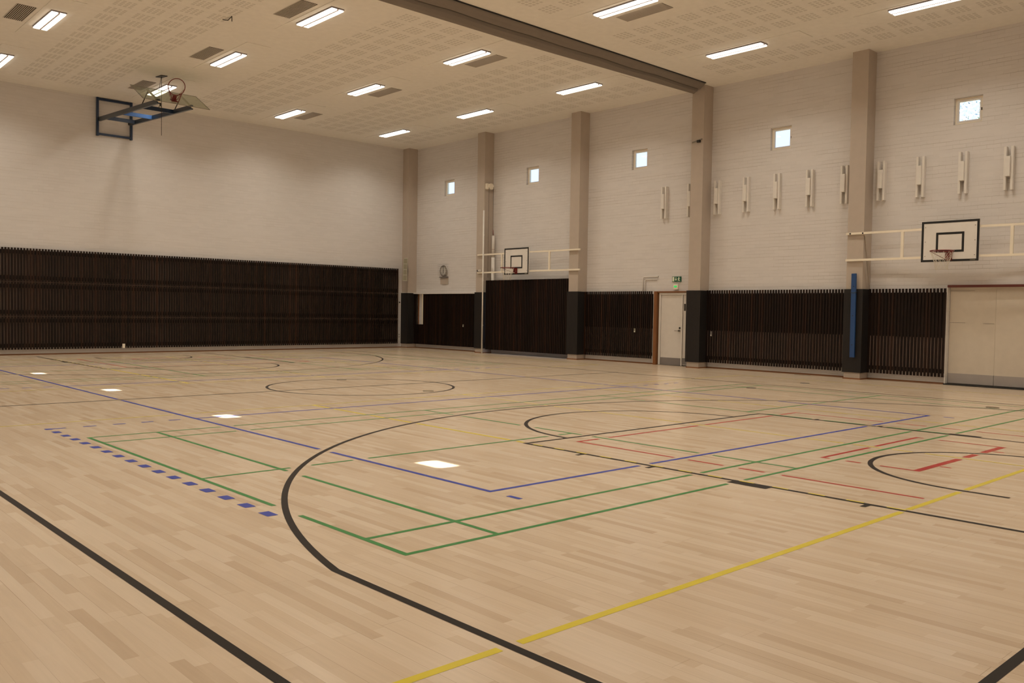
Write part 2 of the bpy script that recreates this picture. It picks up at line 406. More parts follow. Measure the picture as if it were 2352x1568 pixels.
# high windows
def square_window(i, y, side=1, gh=.215):
    X = XR if side == 1 else XL
    s = side
    z0, z1 = WZ0, WZ1
    r = thing('window_%d' % i, None, None, (X, y, (z0+z1)/2), kind='structure')
    r['label'] = ['small square high window in the end bay beside the corner pillar', 'small square high window above the slatted sliding panel',
                  'small square high window in the bay of the exit door', 'small square high window between the curtain pillar and the blue plank',
                  'small square high window with pale leaves behind the pane, over the gate'][i-1] if side == 1 else 'small square high window in the opposite wall'
    fr = MB(); zc = (z0+z1)/2; a = .298; fw_ = .055
    xa, xb = X+s*.09, X+s*.16
    zb, zt = z0+.002, z1-.002
    fr.box(xa, xb, y-a, y+a, zb, zb+fw_); fr.box(xa, xb, y-a, y+a, zt-fw_, zt)
    fr.box(xa, xb, y-a, y-a+fw_, zb+fw_, zt-fw_); fr.box(xa, xb, y+a-fw_, y+a, zb+fw_, zt-fw_)
    fr.build('window_frame', M_cream, r)
    if side == 1:
        sa = MB(); xc, xd = X+s*.082, X+s*.12; q = fw_; t_ = .028
        sa.box(xc, xd, y-a+q-.01, y+a-q+.01, zb+q-.01, zb+q+t_); sa.box(xc, xd, y-a+q-.01, y+a-q+.01, zt-q-t_, zt-q+.01)
        sa.box(xc, xd, y-a+q-.01, y-a+q+t_, zb+q+t_, zt-q-t_); sa.box(xc, xd, y+a-q-t_, y+a-q+.01, zb+q+t_, zt-q-t_)
        sa.build('window_sash', M_white, r)
        h = MB(); h.box(xc-.012, xc, y-a+.03, y-a+.05, zc-.03, zc+.03); h.build('window_handle', M_dark, r)
    g = MB(); g.box(X+s*.125, X+s*.131, y-a+fw_, y+a-fw_, zb+fw_, zt-fw_); g.build('window_pane', M_glass, r)
    if side == 1: return
    g2 = MB(); g2.box(X+s*.26, X+s*.266, y-a+fw_, y+a-fw_, zb+fw_, zt-fw_); g2.build('window_outer_pane', M_glass, r)
    f2 = MB(); xa, xb = X+s*.24, X+s*.29; fw_ = .115  # unseen outer frame, added wide to narrow the sun patches on the floor
    f2.box(xa, xb, y-a, y+a, zb, zb+fw_); f2.box(xa, xb, y-a, y+a, zt-fw_, zt)
    f2.box(xa, xb, y-a, y-a+fw_, zb+fw_, zt-fw_); f2.box(xa, xb, y+a-fw_, y+a, zb+fw_, zt-fw_)
    f2.build('window_outer_frame', M_white, r)
for i, y in enumerate(WINY): square_window(i+1, y)
for i, y in enumerate((2.38, 7.08, 11.74, 16.38)): square_window(7+i, y+.67, -1)

# low glazed opening behind the sliding slatted panel
r = thing('window_6', None, None, (XR+.15, 16.95, .1), kind='structure'); r['label'] = 'low glazed opening hidden behind the slatted sliding panel, bluish daylight under it'
fr = MB()
for y in (15.05, 16.3, 17.55, 18.77): fr.box(XR+.12, XR+.20, y, y+.08, .30, 2.40)
fr.box(XR+.12, XR+.20, 15.05, 18.85, .30, .38); fr.box(XR+.12, XR+.20, 15.05, 18.85, 2.32, 2.40)
fr.build('window_frame', M_white, r)
g = MB(); g.box(XR+.15, XR+.156, 15.1, 18.8, .38, 2.32); g.build('window_pane', M_glass, r)

# ---------------------------------------------------------------- pillars
PN = ['pale beige square pillar in the far corner', 'pale beige pillar with the pulley and tall white pole', 'pale beige pillar after the slatted sliding panel',
      'pale beige pillar that carries the end of the divider curtain', 'pale beige pillar with a blue plank on its front', 'pale beige pillar beyond the gate', 'pale beige pillar by the near end wall']
X0P = 17.08
for i, yc in enumerate(PIL):
    ya, yb = yc-.20, yc+.20
    if i == 0: yb = YF
    t = thing('pillar', PN[i], 'pillar', (17.29, yc, 0), 'pillars along the brick wall', kind='structure')
    s = MB(); s.box(X0P, XR, ya, yb, 0, H); s.build('pillar_shaft', M_pillar, t)
    if i < 5:
        pd = MB(); z0, z1 = .165, 2.17; e_ = .035
        # ribbed rubber padding wraps the front and the sides
        n = 22
        for k_ in range(n):
            a = ya-e_+(yb-ya+2*e_)*k_/n; c = ya-e_+(yb-ya+2*e_)*(k_+1)/n
            pd.box(X0P-e_, X0P, a+.002, c-.002, z0, z1)
        pd.box(X0P-e_+.006, X0P, ya-e_, yb+(e_ if i else 0), z0, z1)
        for k_ in range(20):
            a = X0P+(XR-X0P)*k_/20; c = X0P+(XR-X0P)*(k_+1)/20
            pd.box(a+.002, c-.002, ya-e_, ya, z0, z1)
        pd.box(X0P, XR, ya-e_+.006, ya, z0, z1)
        if i: pd.box(X0P, XR, yb, yb+e_, z0, z1)
        pd.build('rubber_padding', M_pad, t, label='ribbed charcoal padding')
        sk = MB(); sk.box(X0P-.016, X0P, ya-.016, yb+(.016 if i else 0), 0, .03); sk.box(X0P, XR, ya-.016, ya, 0, .03)
        if i: sk.box(X0P, XR, yb, yb+.016, 0, .03)
        sk.build('pillar_skirting', M_skirt, t, label='orange wooden skirting')

# ---------------------------------------------------------------- slatted wall panels
def slat_panel_right(name, label, y0, y1, z0, z1, backs, front=17.36, pitch=.0775, w_=.047, hole=None, group=None, back_x=17.402):
    t = thing(name, label, 'wall panel', (17.45, (y0+y1)/2, z0), group)
    s = MB(); y = y0
    n = int(round((y1-y0)/pitch)); p_ = (y1-y0-w_)/max(1, n-1)
    for k_ in range(n):
        a = y0+k_*p_
        if hole and hole[0] < a+w_ and a < hole[1]:
            s.box(front, front+.022, a, a+w_, z0, hole[2])
            if hole[3] < z1-.03: s.box(front, front+.022, a, a+w_, hole[3], z1)
        else: s.box(front, front+.022, a, a+w_, z0, z1)
    s.build('slats', M_slat, t)
    bt = MB()
    for (a, c, kind) in backs:
        if kind != 'b': continue
        parts = [(y0, y1)] if not hole or c <= hole[2] or a >= hole[3] else [(y0, hole[0]), (hole[1], y1)]
        for q0, q1 in parts: bt.box(front+.022, back_x+.02, q0, q1, a, c)
    if bt.v: bt.build_each('batten', M_batten, t)
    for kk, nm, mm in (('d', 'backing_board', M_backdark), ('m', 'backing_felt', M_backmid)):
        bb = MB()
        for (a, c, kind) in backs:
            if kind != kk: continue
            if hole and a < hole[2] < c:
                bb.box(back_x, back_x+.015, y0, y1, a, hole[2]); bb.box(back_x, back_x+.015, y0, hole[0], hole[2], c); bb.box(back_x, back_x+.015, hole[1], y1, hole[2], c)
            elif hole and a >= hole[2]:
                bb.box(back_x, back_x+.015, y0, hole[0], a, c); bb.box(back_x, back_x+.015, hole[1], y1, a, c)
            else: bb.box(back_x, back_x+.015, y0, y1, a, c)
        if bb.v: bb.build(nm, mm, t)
    return t
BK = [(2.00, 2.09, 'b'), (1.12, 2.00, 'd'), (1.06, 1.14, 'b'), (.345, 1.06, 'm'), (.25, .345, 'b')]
G = 'dark slatted panels on the brick wall'
slat_panel_right('slatted_wall_panel', 'dark brown slatted wall panel between the gate and the blue plank pillar', 3.40, 5.17, .165, 2.18, BK, group=G)
slat_panel_right('slatted_wall_panel', 'long dark brown slatted wall panel between the curtain pillar and the blue plank pillar', 5.67, 9.80, .165, 2.18, BK, group=G)
slat_panel_right('slatted_wall_panel', 'dark brown slatted wall panel beside the wooden frame of the exit door', 11.72, 14.42, .165, 2.17, BK, group=G)
slat_panel_right('slatted_wall_panel', 'near black slatted wall panel with a white slot, next to the corner', 19.50, 23.57, .165, 2.13,
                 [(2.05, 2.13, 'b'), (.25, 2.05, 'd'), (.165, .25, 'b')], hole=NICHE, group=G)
# big sliding panel standing proud, flush with the pillars
t = thing('sliding_slatted_panel', 'tall near black slatted sliding panel below the far side basket', 'wall panel', (17.14, 16.88, .14))
s = MB(); n = 50; y0, y1 = 14.88, 18.93; p_ = (y1-y0-.055)/(n-1)
for k_ in range(n): s.box(17.10, 17.14, y0+k_*p_, y0+k_*p_+.055, .14, 2.59)
s.build('slats', M_slat, t)
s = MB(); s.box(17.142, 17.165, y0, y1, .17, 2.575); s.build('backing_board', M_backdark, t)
s = MB()
for z in (.3, 1.3, 2.3): s.box(17.166, 17.20, 14.90, 19.0, z, z+.08)
s.build_each('batten', M_batten, t)

# white strips round the panels
tr = MB(); tr.box(17.33, XR, 19.50, 23.57, 2.135, 2.165); tr.box(17.035, XR, 23.56, 24.0, 2.172, 2.19); tr.build('trim_1', M_white, kind='structure', label='white ledge on top of the corner slatted panel')
tr = MB(); tr.box(17.41, XR, 11.64, 11.70, .04, 2.15); tr.build('trim_2', M_white, kind='structure', label='white strip beside the exit door frame')
tr = MB(); tr.box(17.40, XR, 3.375, 3.398, 0, 2.20); tr.build('trim_3', M_white, kind='structure', label='white jamb beside the gate')
# niche content
nt_ = MB(); nt_.box(17.44, XR-.001, NICHE[0], NICHE[0]+.17, NICHE[2], NICHE[3]); nt_.build('trim_4', M_cream, kind='structure', label='cream upright inside the slot of the corner panel')
nt_ = MB(); nt_.box(17.45, XR-.001, NICHE[1]-.012, NICHE[1], NICHE[2], NICHE[3]); nt_.build('trim_5', M_oak, kind='structure', label='orange wooden edge of the slot in the corner panel')  # orange colour of the strip stands in for light on the slot's reveal

# far wall: three rows of slats
def slat_panel_back(label, x0, x1, z0, z1, group):
    t = thing('slatted_wall_panel', label, 'wall panel', ((x0+x1)/2, 23.95, z0), group)
    s = MB(); n = int(round((x1-x0)/.081)); p_ = (x1-x0-.054)/(n-1)
    for k_ in range(n): s.box(x0+k_*p_, x0+k_*p_+.054, 23.862, 23.885, z0, z1)
    s.build('slats', M_slat, t)
    b_ = MB(); b_.box(x0, x1, 23.886, 23.93, z1-.17, z1-.055); b_.box(x0, x1, 23.886, 23.93, z0+.055, z0+.17); b_.build_each('batten', M_batten, t)
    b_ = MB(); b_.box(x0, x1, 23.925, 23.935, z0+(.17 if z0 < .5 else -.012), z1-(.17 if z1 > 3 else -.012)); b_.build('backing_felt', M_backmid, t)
G = 'dark slatted panels on the end wall'
rowsz = [(.165, 1.125, 'bottom'), (1.145, 2.13, 'middle'), (2.15, 3.12, 'top')]
for z0, z1, nm in rowsz:
    slat_panel_back('long dark slatted panel on the end wall, %s row of three' % nm, -3.98, 16.10, z0, z1, G)
    slat_panel_back('narrow dark slatted panel beside the far corner, %s row of three' % nm, 16.135, 16.81, z0, z1, G)
s = MB(); s.box(6.32, 6.40, 23.83, 23.849, .165, .30); o = s.build('wall_socket', M_cream)
tag(o, 'small cream plate at the foot of the end wall slats', 'socket')

# ---------------------------------------------------------------- door
d = thing('door_1', None, None, (XR, 10.95, 0), kind='structure'); d['label'] = 'white hinged door with grey kick plate under the green exit sign'
o_ = MB(); o_.box(17.33, 17.46, 11.525, 11.625, 0, 2.165); o_.box(17.38, 17.50, 10.24, 11.525, 2.125, 2.165); o_.build('door_casing', M_oak, d, label='orange wooden casing')
o_ = MB(); o_.box(17.42, 17.56, 11.44, 11.50, 0, 2.12); o_.box(17.42, 17.56, 10.30, 11.44, 2.06, 2.12); o_.box(17.42, 17.56, 10.655, 10.685, 0, 2.06); o_.build('door_frame', M_white, d)
o_ = MB(); o_.box(17.45, 17.50, 10.69, 11.435, .01, 2.055); lf = o_.build('door_leaf', M_doorw, d)
o_ = MB(); o_.box(17.443, 17.449, 10.69, 11.435, .01, .225); o_.build('kick_plate', M_grey, lf, label='grey kick plate')
o_ = MB(); o_.box(17.45, 17.50, 10.30, 10.65, .03, 2.055); sl_ = o_.build('side_leaf', M_doorw, d)
o_ = MB(); o_.box(17.443, 17.449, 10.30, 10.65, .05, .235); o_.build('kick_plate', M_grey, sl_, label='grey kick plate')
o_ = MB(); o_.tube([(17.44, 10.76, 1.02), (17.39, 10.76, 1.02)], .028, 12); o_.tube([(17.39, 10.76, 1.02), (17.39, 10.90, 1.02)], .009, 8); o_.build('door_handle', M_steel, lf)
o_ = MB(); o_.tube([(17.449, 10.755, 1.10), (17.43, 10.755, 1.10)], .026, 14); o_.build('door_lock', M_dark, lf)
o_ = MB(); o_.box(17.435, 17.449, 10.57, 10.61, 1.60, 1.80); o_.build('lock_plate', M_dark, sl_)
o_ = MB(); o_.box(17.40, 17.86, 10.30, 11.50, -.01, .012); o_.build('door_threshold', M_steel, d)
o_ = MB(); o_.box(17.60, 17.62, 10.30, 11.50, 0, 2.12); o_.build('door_back_lining', M_doorw, d)

# gate
gz = thing('door_2', None, None, (XR, 1.8, 0), kind='structure'); gz['label'] = 'wide cream sliding gate under a red-brown rail below the near side basket'
leaf = MB(); leaf.box(17.53, 17.58, 2.405, 3.365, .04, 2.20); l1 = leaf.build('gate_leaf', M_gate, gz)
leaf = MB(); leaf.box(17.52, 17.57, .25, 2.40, .04, 2.20); l2 = leaf.build('gate_leaf', M_gate, gz)
k_ = MB(); k_.box(17.512, 17.529, 2.405, 3.36, .04, .262); k_.build('kick_plate', M_greylt, l1, label='grey kick plate')
k_ = MB(); k_.box(17.505, 17.519, .25, 2.395, .04, .262); k_.build('kick_plate', M_greylt, l2, label='grey kick plate')
k_ = MB(); k_.box(17.524, 17.5295, 3.03, 3.36, 1.408, 1.413); k_.box(17.524, 17.5295, 2.43, 2.66, 1.398, 1.403); k_.box(17.524, 17.5295, 2.85, 3.36, 2.123, 2.128); k_.build('panel_seam', M_grey, l1)
k_ = MB(); k_.box(17.40, 17.50, .2, 3.385, 2.20, 2.255); k_.build('gate_rail', M_redbrown, gz, label='red-brown overhead rail')
k_ = MB(); k_.box(17.36, 17.62, .2, 3.40, 0, .028); k_.build('gate_threshold', M_black, gz, label='black rubber threshold')
k_ = MB(); k_.box(17.60, 17.62, .2, 3.37, 0, 2.2); k_.build('gate_back_lining', M_black, gz)

# ---------------------------------------------------------------- small wall fittings
def socket(y, z0, z1, m_, label, w_=.055, x=17.34):
    t = thing('wall_socket', label, 'socket', (x, y, z0))
    s = MB(); s.box(x-.012, x+.01, y-w_/2, y+w_/2, z0, z1); s.build('socket_plate', m_, t, bevel=.003)
    s = MB(); s.tube([(x-.012, y, z0+.028), (x-.018, y, z0+.028)], .018, 10); s.build('socket_face', M_white, t)
socket(20.45, .90, 1.00, M_grille, 'small grey socket box on the corner slatted panel')
socket(12.33, .93, 1.05, M_grille, 'small grey and white socket on the slats beside the exit door')
socket(9.61, .90, 1.04, M_grey, 'small grey socket box at the curtain pillar end of the long slatted panel')
for z, lab in ((1.78, 'small black thermostat on the white strip by the corner pillar'), ):
    t = thing('thermostat', lab, 'switch', (16.95, 23.99, z)); s = MB(); s.box(16.92, 16.99, 23.975, 23.999, z-.09, z+.05); s.build('switch_plate', M_white, t)
    s = MB(); s.tube([(16.955, 23.974, z+.015), (16.955, 23.96, z+.015)], .03, 12); s.build('dial', M_black, t)
t = thing('double_socket', 'white upright socket strip low by the corner pillar', 'socket', (16.95, 23.99, .3)); s = MB(); s.box(16.92, 16.985, 23.975, 23.999, .28, .66); s.build('socket_plate', M_white, t)
s = MB()
for z in (.42, .52): s.tube([(16.952, 23.974, z), (16.952, 23.970, z)], .022, 10)
s.build_each('socket_hole', M_grey, t)

# emergency exit sign: white door, down arrow, running figure on green
t = thing('exit_sign', 'green exit sign with white arrow and running figure above the door', 'sign', (17.47, 10.925, 2.44))
YS0, YS1, ZS0, ZS1 = 10.775, 11.075, 2.44, 2.592
s = MB(); s.box(17.46, 17.498, YS0, YS1, ZS0, ZS1); s.build('sign_board', M_green, t)
def sy(u): return YS1-u*(YS1-YS0)      # u runs as read by a viewer
def sz(v): return ZS0+v*(ZS1-ZS0)
def poly(mb, pts, x0=17.455, x1=17.4595): mb.prism([(sy(u), sz(v)) for u, v in pts], 'x', x0, x1)
s = MB(); poly(s, [(.05, .08), (.26, .08), (.26, .92), (.05, .92)])
s.build('sign_door', M_glow, t); s = MB(); poly(s, [(.42, .86), (.48, .86), (.48, .52), (.57, .52), (.45, .16), (.33, .52), (.42, .52)])
s.build('sign_arrow', M_glow, t); s = MB(); poly(s, [(.755, .83), (.80, .93), (.85, .83), (.80, .74)])
poly(s, [(.72, .74), (.86, .74), (.93, .56), (.90, .53), (.83, .64), (.80, .44), (.90, .30), (.95, .12), (.91, .10), (.84, .26), (.76, .36), (.73, .12), (.69, .12), (.71, .45), (.76, .62), (.70, .62), (.67, .50), (.645, .52)])
s.build('running_figure', M_glow, t)
t = thing('exit_light_box', 'small cream box with a glowing green lamp below the exit sign', 'light', (17.46, 10.93, 2.22))
s = MB(); s.box(17.44, 17.499, 10.855, 11.02, 2.215, 2.365); s.build('box_body', M_cream, t, bevel=.004)
s = MB(); s.prism([(10.985, 2.325), (10.91, 2.33), (10.875, 2.303), (10.915, 2.272), (10.985, 2.28)], 'x', 17.43, 17.4395); s.build('lamp_lens', M_led, t)

# conduits
t = thing('conduit', 'two white pipes bending along the brick beside the exit sign', 'pipe', (17.47, 11.9, 2.16))
for (yy, zz) in ((12.16, 2.605), (12.075, 2.525)):
    s = MB(); s.tube([(17.475, yy, 2.0), (17.475, yy, zz-.04), (17.475, yy-.015, zz-.012), (17.475, yy-.05, zz), (17.475, 11.63, zz)], .014, 8)
    if zz > 2.55: s.box(17.455, 17.498, 11.60, 11.65, 2.59, 2.63)
    s.build('pipe', M_white, t, smooth=True)

# clock in wire guard
t = thing('wall_clock', 'round wall clock inside a wire guard near the corner', 'clock', (17.47, 21.80, 3.0))
cy0, cz0 = 21.80, 3.015
s = MB(); s.tube([(17.499, cy0, cz0), (17.44, cy0, cz0)], .195, 32); s.build('clock_case', M_clockface, t)
s = MB(); s.tube([(17.435, cy0+.195*math.cos(a*math.pi/16), cz0+.195*math.sin(a*math.pi/16)) for a in range(32)], .014, 6, closed=True); s.build('clock_rim', M_steel, t)
s = MB()
for h_ in range(12):
    a = h_*math.pi/6; c, q = math.sin(a), math.cos(a); r0, r1 = (.135, .175)
    s.bar((17.437, cy0-c*r0, cz0+q*r0), (17.437, cy0-c*r1, cz0+q*r1), .014, .004, (1, 0, 0))
s.build('hour_marks', M_black, t)
s = MB(); s.bar((17.433, cy0+.01, cz0-.03), (17.433, cy0+.015, cz0+.15), .012, .004, (1, 0, 0)); s.bar((17.430, cy0+.0, cz0+.03), (17.430, cy0+.01, cz0-.10), .016, .004, (1, 0, 0)); s.build('clock_hands', M_black, t)
s = MB(); ww = .27
for k_ in range(8):
    y = cy0-ww+2*ww*k_/7; s.tube([(17.499, y, cz0-.25), (17.38, y, cz0-.25), (17.38, y, cz0+.25), (17.499, y, cz0+.25)], .0016, 4)
for k_ in range(7):
    z = cz0-.25+.5*k_/6; s.tube([(17.499, cy0-ww, z), (17.38, cy0-ww, z), (17.38, cy0+ww, z), (17.499, cy0+ww, z)], .0016, 4)
s.build('wire_guard', M_steel, t)
t = thing('control_plate', 'beige blank plate on the brick right under the clock', 'plate', (17.49, 21.8, 2.5)); s = MB(); s.box(17.478, 17.499, 21.56, 22.03, 2.50, 2.735); s.build('plate_cover', M_pillar, t)
s = MB(); s.box(17.44, 17.499, 21.56, 22.05, 2.755, 2.795); s.build('plate_ledge', M_grey, t)

# loudspeaker at the corner pillar
t = thing('loudspeaker', 'tall narrow beige loudspeaker hung at the corner pillar', 'speaker', (16.95, 23.5, 2.6))
A = Vector((16.79, 23.36, 0)); dirx = Vector((.80, -.60, 0)); dn = Vector((-.60, -.80, 0))
def spk(mb, u0, u1, z0, z1, d0, d1, tilt=.0):
    vs = []
    for z, tl in ((z0, tilt), (z1, 0)):
        for u, dd in ((u0, d0), (u1, d0), (u1, d1), (u0, d1)):
            p_ = A + dirx*u + dn*(dd-tl); vs.append((p_.x-(z1-z)*0.035, p_.y, z))
    mb.add(vs, [(0,3,2,1),(4,5,6,7),(0,1,5,4),(1,2,6,5),(2,3,7,6),(3,0,4,7)])
s = MB(); spk(s, -.085, .085, 2.62, 3.52, -.12, .03); s.build('speaker_body', M_spk, t, bevel=.006)
for k_ in range(4):
    s = MB(); z0 = 2.655+k_*.218; sh = -(3.52-z0-.09)*0.035
    vs = []
    for z in (z0, z0+.185):
        for u, dd in ((-.065, .03), (.065, .03), (.065, .038), (-.065, .038)):
            p_ = A + dirx*u + dn*dd; vs.append((p_.x-(3.52-z)*0.035, p_.y, z))
    s.add(vs, [(0,3,2,1),(4,5,6,7),(0,1,5,4),(1,2,6,5),(2,3,7,6),(3,0,4,7)]); s.build('speaker_grille', M_grille, t, label='dark mesh grille')
s = MB(); s.bar((16.86, 23.45, 3.1), (17.08, 23.70, 3.1), .05, .4); s.build('speaker_bracket', M_dark, t)

# motion sensor on the curtain pillar, ceiling hook
t = thing('motion_sensor', 'small dark sensor on the face of the curtain pillar', 'sensor', (17.07, 10.0, 6.2))
s = MB(); s.bar((17.07, 10.20, 6.30), (17.07, 9.87, 6.36), .02, .03); s.build('sensor_arm', M_steel, t)
s = MB(); s.box(17.02, 17.078, 9.92, 10.02, 6.27, 6.34); s.build('sensor_head', M_dark, t, bevel=.006)
t = thing('ceiling_hook', 'small bent hook hanging from the perforated ceiling', 'hook', (5.25, 13.95, H)); s = MB(); s.tube([(5.25, 14.3, H-.01), (5.3, 14.15, H-.05), (5.30, 13.95, H-.01), (5.30, 13.95, H-.12)], .009, 6); s.build('hook_wire', M_dark, t)

# ---------------------------------------------------------------- white wall brackets
def bracket_proto():
    t = thing('wall_bracket', 'x', 'bracket', (17.5, 0, 4.29), 'white brackets high on the brick wall')
    for dy in (.068, -.068):
        s = MB(); s.box(17.385, 17.4995, dy-.026, dy+.026, 4.29, 5.22); s.build('upright_board', M_white, t, bevel=.003)
    s = MB(); s.box(17.335, 17.48, -.045, .058, 4.575, 5.005); s.build('centre_block', M_white, t, bevel=.003)
    return t
bl = ['white wall bracket first from the exit sign side, clear of the pillar', 'white wall bracket half hidden behind the curtain pillar', 'white wall bracket just past the curtain pillar toward the gate',
      'second white wall bracket past the curtain pillar', 'white wall bracket right under the window of the middle slatted bay', 'second white wall bracket before the blue plank pillar', 'white wall bracket touching the blue plank pillar on its curtain side',
      'first white wall bracket on the gate side of the blue plank pillar', 'second white wall bracket on the gate side of the blue plank pillar', 'third white wall bracket on the gate side, under the leafy window', 'last white wall bracket at the end of the row, above the basketball backboard']
by = [11.40, 10.47, 9.57, 8.66, 7.74, 6.82, 5.90, 4.98, 4.07, 3.145, 2.215]
pr = bracket_proto()
for i, y in enumerate(by):
    o = pr if i == 0 else copy_tree(pr)
    o.location = (17.5, y, 4.29); o['label'] = bl[i]
ORG[pr.name] = Vector((17.5, by[0], 4.29))

# ---------------------------------------------------------------- side basketball hoops
def net_mesh(cx, cy, cz, R=.225, drop=.42, n=12, wob=.0):
    s = MB(); lv = [(0, R), (.11, R*.86), (.19, R*.72), (.26, R*.62), (.33, R*.56), (.39, R*.56)]
    for k_ in range(n):
        for sg in (1, -1):
            pts = []
            for j, (dz, rr) in enumerate(lv):
                a = 2*math.pi*(k_+sg*.5*(j % 2 if True else 0)+ (0.5*(j//2)*0))/n
                pts.append((cx+rr*math.cos(a)+random.uniform(-wob, wob), cy+rr*math.sin(a), cz-dz))
            s.tube(pts, .0034, 4)
    return s
def side_basket(yc, label, glab, ys_board, posts, rails, band=False):
    t = thing('basketball_hoop', label, 'basketball hoop', (17.0, yc, 2.76), 'side baskets on the pillar frames')
    XB = 16.90; y0, y1 = ys_board; z0, z1 = 2.755, 3.655; bc = (y0+y1)/2
    fr = MB()
    for z in (3.50, 2.865):
        pa = [(17.045, rails[0], z), (17.03, posts[0], z), (16.965, y1-.1, z), (16.965, y0+.1, z), (17.03, posts[1], z), (17.045, rails[1], z)]
        for a, c in zip(pa[:-1], pa[1:]): fr.bar(a, c, .045, .05)
    for y in posts: fr.bar((17.03, y, 2.865), (17.03, y, 3.50), .045, .06)
    fr.build('support_frame', M_cream, t, label='cream steel frame')
    bd = MB(); bd.box(XB, XB+.03, y0, y1, z0, z1); board = bd.build('backboard', M_white, t, bevel=.003)
    ln = MB(); w_ = .048; xa, xb = XB-.003, XB-.0002
    def rect(a0, a1, b0, b1, w_):
        ln.box(xa, xb, a0, a1, b0, b0+w_); ln.box(xa, xb, a0, a1, b1-w_, b1); ln.box(xa, xb, a0, a0+w_, b0+w_, b1-w_); ln.box(xa, xb, a1-w_, a1, b0+w_, b1-w_)
    rect(y0, y1, z0, z1, w_)
    rect(bc-.295-.005, bc+.295-.005, z0+.205, z0+.645, w_)
    ln.build('black_border', M_black, board, label='black painted border and target square')
    lo = MB()
    for i_ in range(7):
        yy = y0+.065+i_*.016; lo.box(XB-.005, XB-.0032, yy, yy+.011, z0+.014, z0+.034)
    lo.build('maker_lettering', M_grille, board, label='tiny pale lettering in the corner')
    bt = MB()
    for y in (y0+.085, y1-.085):
        for z in (z0+.13, (z0+z1)/2, z1-.13): bt.tube([(XB+.001, y, z), (XB-.007, y, z)], .009, 8)
    bt.build_each('bolt', M_steel, board)
    RZ = 2.965; RX = XB-.41; R = .235
    rg = MB(); rg.tube([(RX+R*math.cos(a*math.pi/20), bc+R*math.sin(a*math.pi/20), RZ) for a in range(40)], .0095, 8, closed=True)
    rim = rg.build('rim', M_red, t, smooth=True)
    br = MB(); br.box(XB-.016, XB-.0055, bc-.065, bc+.065, RZ-.19, RZ+.012); br.box(XB-.17, XB-.016, bc-.05, bc+.05, RZ-.012, RZ+.008)
    br.box(XB-.09, XB-.016, bc-.055, bc+.055, RZ-.14, RZ-.012)
    for sg in (1, -1):
        br.tube([(XB-.02, bc+sg*.055, RZ-.17), (RX+.02, bc+sg*.225, RZ-.02)], .006, 6)
    br.build('rim_bracket', M_red, t)
    hk = MB()
    for k_ in range(12):
        a = 2*math.pi*k_/12; hk.tube([(RX+R*math.cos(a), bc+R*math.sin(a), RZ-.008), (RX+R*math.cos(a), bc+R*math.sin(a), RZ-.03)], .004, 4)
    hk.build_each('net_hook', M_red, rim)
    net_mesh(RX, bc, RZ-.02, R=.225).build('net', M_net, t)
    return t
side_basket(3.12, 'white basketball backboard with red rim on a cream frame over the gate', '', (2.58, 3.79), (4.27, 1.98), (5.62, .55))
side_basket(17.0, 'white basketball backboard with red rim on a cream frame over the tall sliding panel', '', (16.55, 17.75), (18.02, 15.70), (19.33, 14.36))
# rolled strap on the far frame
t = thing('strap_roll', 'small white and grey strap roll on the end of the far basket frame', 'strap', (17.0, 19.2, 2.9)); s = MB(); s.tube([(16.98, 19.28, 2.935), (17.05, 19.28, 2.935)], .035, 12); s.build('roll', M_grey, t)
s = MB(); s.tube([(16.96, 19.17, 2.94), (17.05, 19.17, 2.94)], .035, 12); s.build('strap', M_white, t)
t = thing('frame_bolts', 'two black bolt heads on the near end of the upper frame rail', 'bolt', (17.02, 5.4, 3.5))
s = MB(); s.box(17.014, 17.0215, 5.50, 5.535, 3.48, 3.515); s.box(17.014, 17.0215, 5.19, 5.225, 3.48, 3.515); s.build_each('bolt_head', M_black, t)
# blue plank
t = thing('blue_plank', 'long blue plank fixed upright to the pillar front', 'plank', (16.99, 5.37, .53))
s = MB(); s.bar((16.99, 5.365, .53), (16.99, 5.375, 2.54), .045, .115, (0, 1, 0)); s.build('plank_board', M_blue, t, bevel=.004)
s = MB()
for z in (.83, 1.53, 2.23): s.tube([(16.969, 5.37, z), (16.964, 5.37, z)], .012, 10)
s.build_each('bolt_hole', M_black, t)
s = MB(); s.tube([(17.04, 5.44, 2.12), (16.955, 5.435, 2.09), (16.95, 5.37, 2.075), (16.955, 5.305, 2.09), (17.04, 5.30, 2.12)], .007, 6); s.build('strap', M_armgrey, t)
# pale diagonal brace from rail to pillar side
t = thing('brace_rod', 'thin cream brace against the side of the blue plank pillar', 'rod', (17.2, 5.2, 2.3)); s = MB(); s.tube([(17.10, 5.195, 3.47), (17.44, 5.195, 2.25)], .009, 6); s.build('rod', M_pillar, t)

# white pole, pulley, rope and hanging tube at the second pillar
t = thing('upright_pole', 'slim white pole standing against the pulley pillar', 'pole', (17.03, 18.97, 0)); s = MB(); s.tube([(16.93, 18.90, .0), (16.93, 18.90, 5.05)], .027, 10); s.build('pole_tube', M_white, t, smooth=True)
s = MB()
for z in (1.0, 2.6, 4.2): s.bar((16.93, 18.90, z), (17.06, 19.005, z), .02, .03)
s.build_each('pole_clamp', M_white, t)
t = thing('pulley', 'white round pulley wheel high on the pillar with cables', 'pulley', (17.2, 18.98, 5.9))
s = MB(); s.tube([(17.30, 18.99, 5.93), (17.30, 18.93, 5.93)], .11, 20); s.build('pulley_wheel', M_cream, t)
s = MB(); s.box(17.11, 17.20, 18.97, 19.048, 5.83, 6.03); s.build('pulley_bracket', M_cream, t)
s = MB(); s.tube([(17.20, 18.95, 5.92), (17.20, 18.95, 2.7)], .005, 5); s.tube([(17.39, 18.93, 5.92), (17.40, 18.93, 4.22)], .006, 5); s.build_each('cable', M_dark, t)
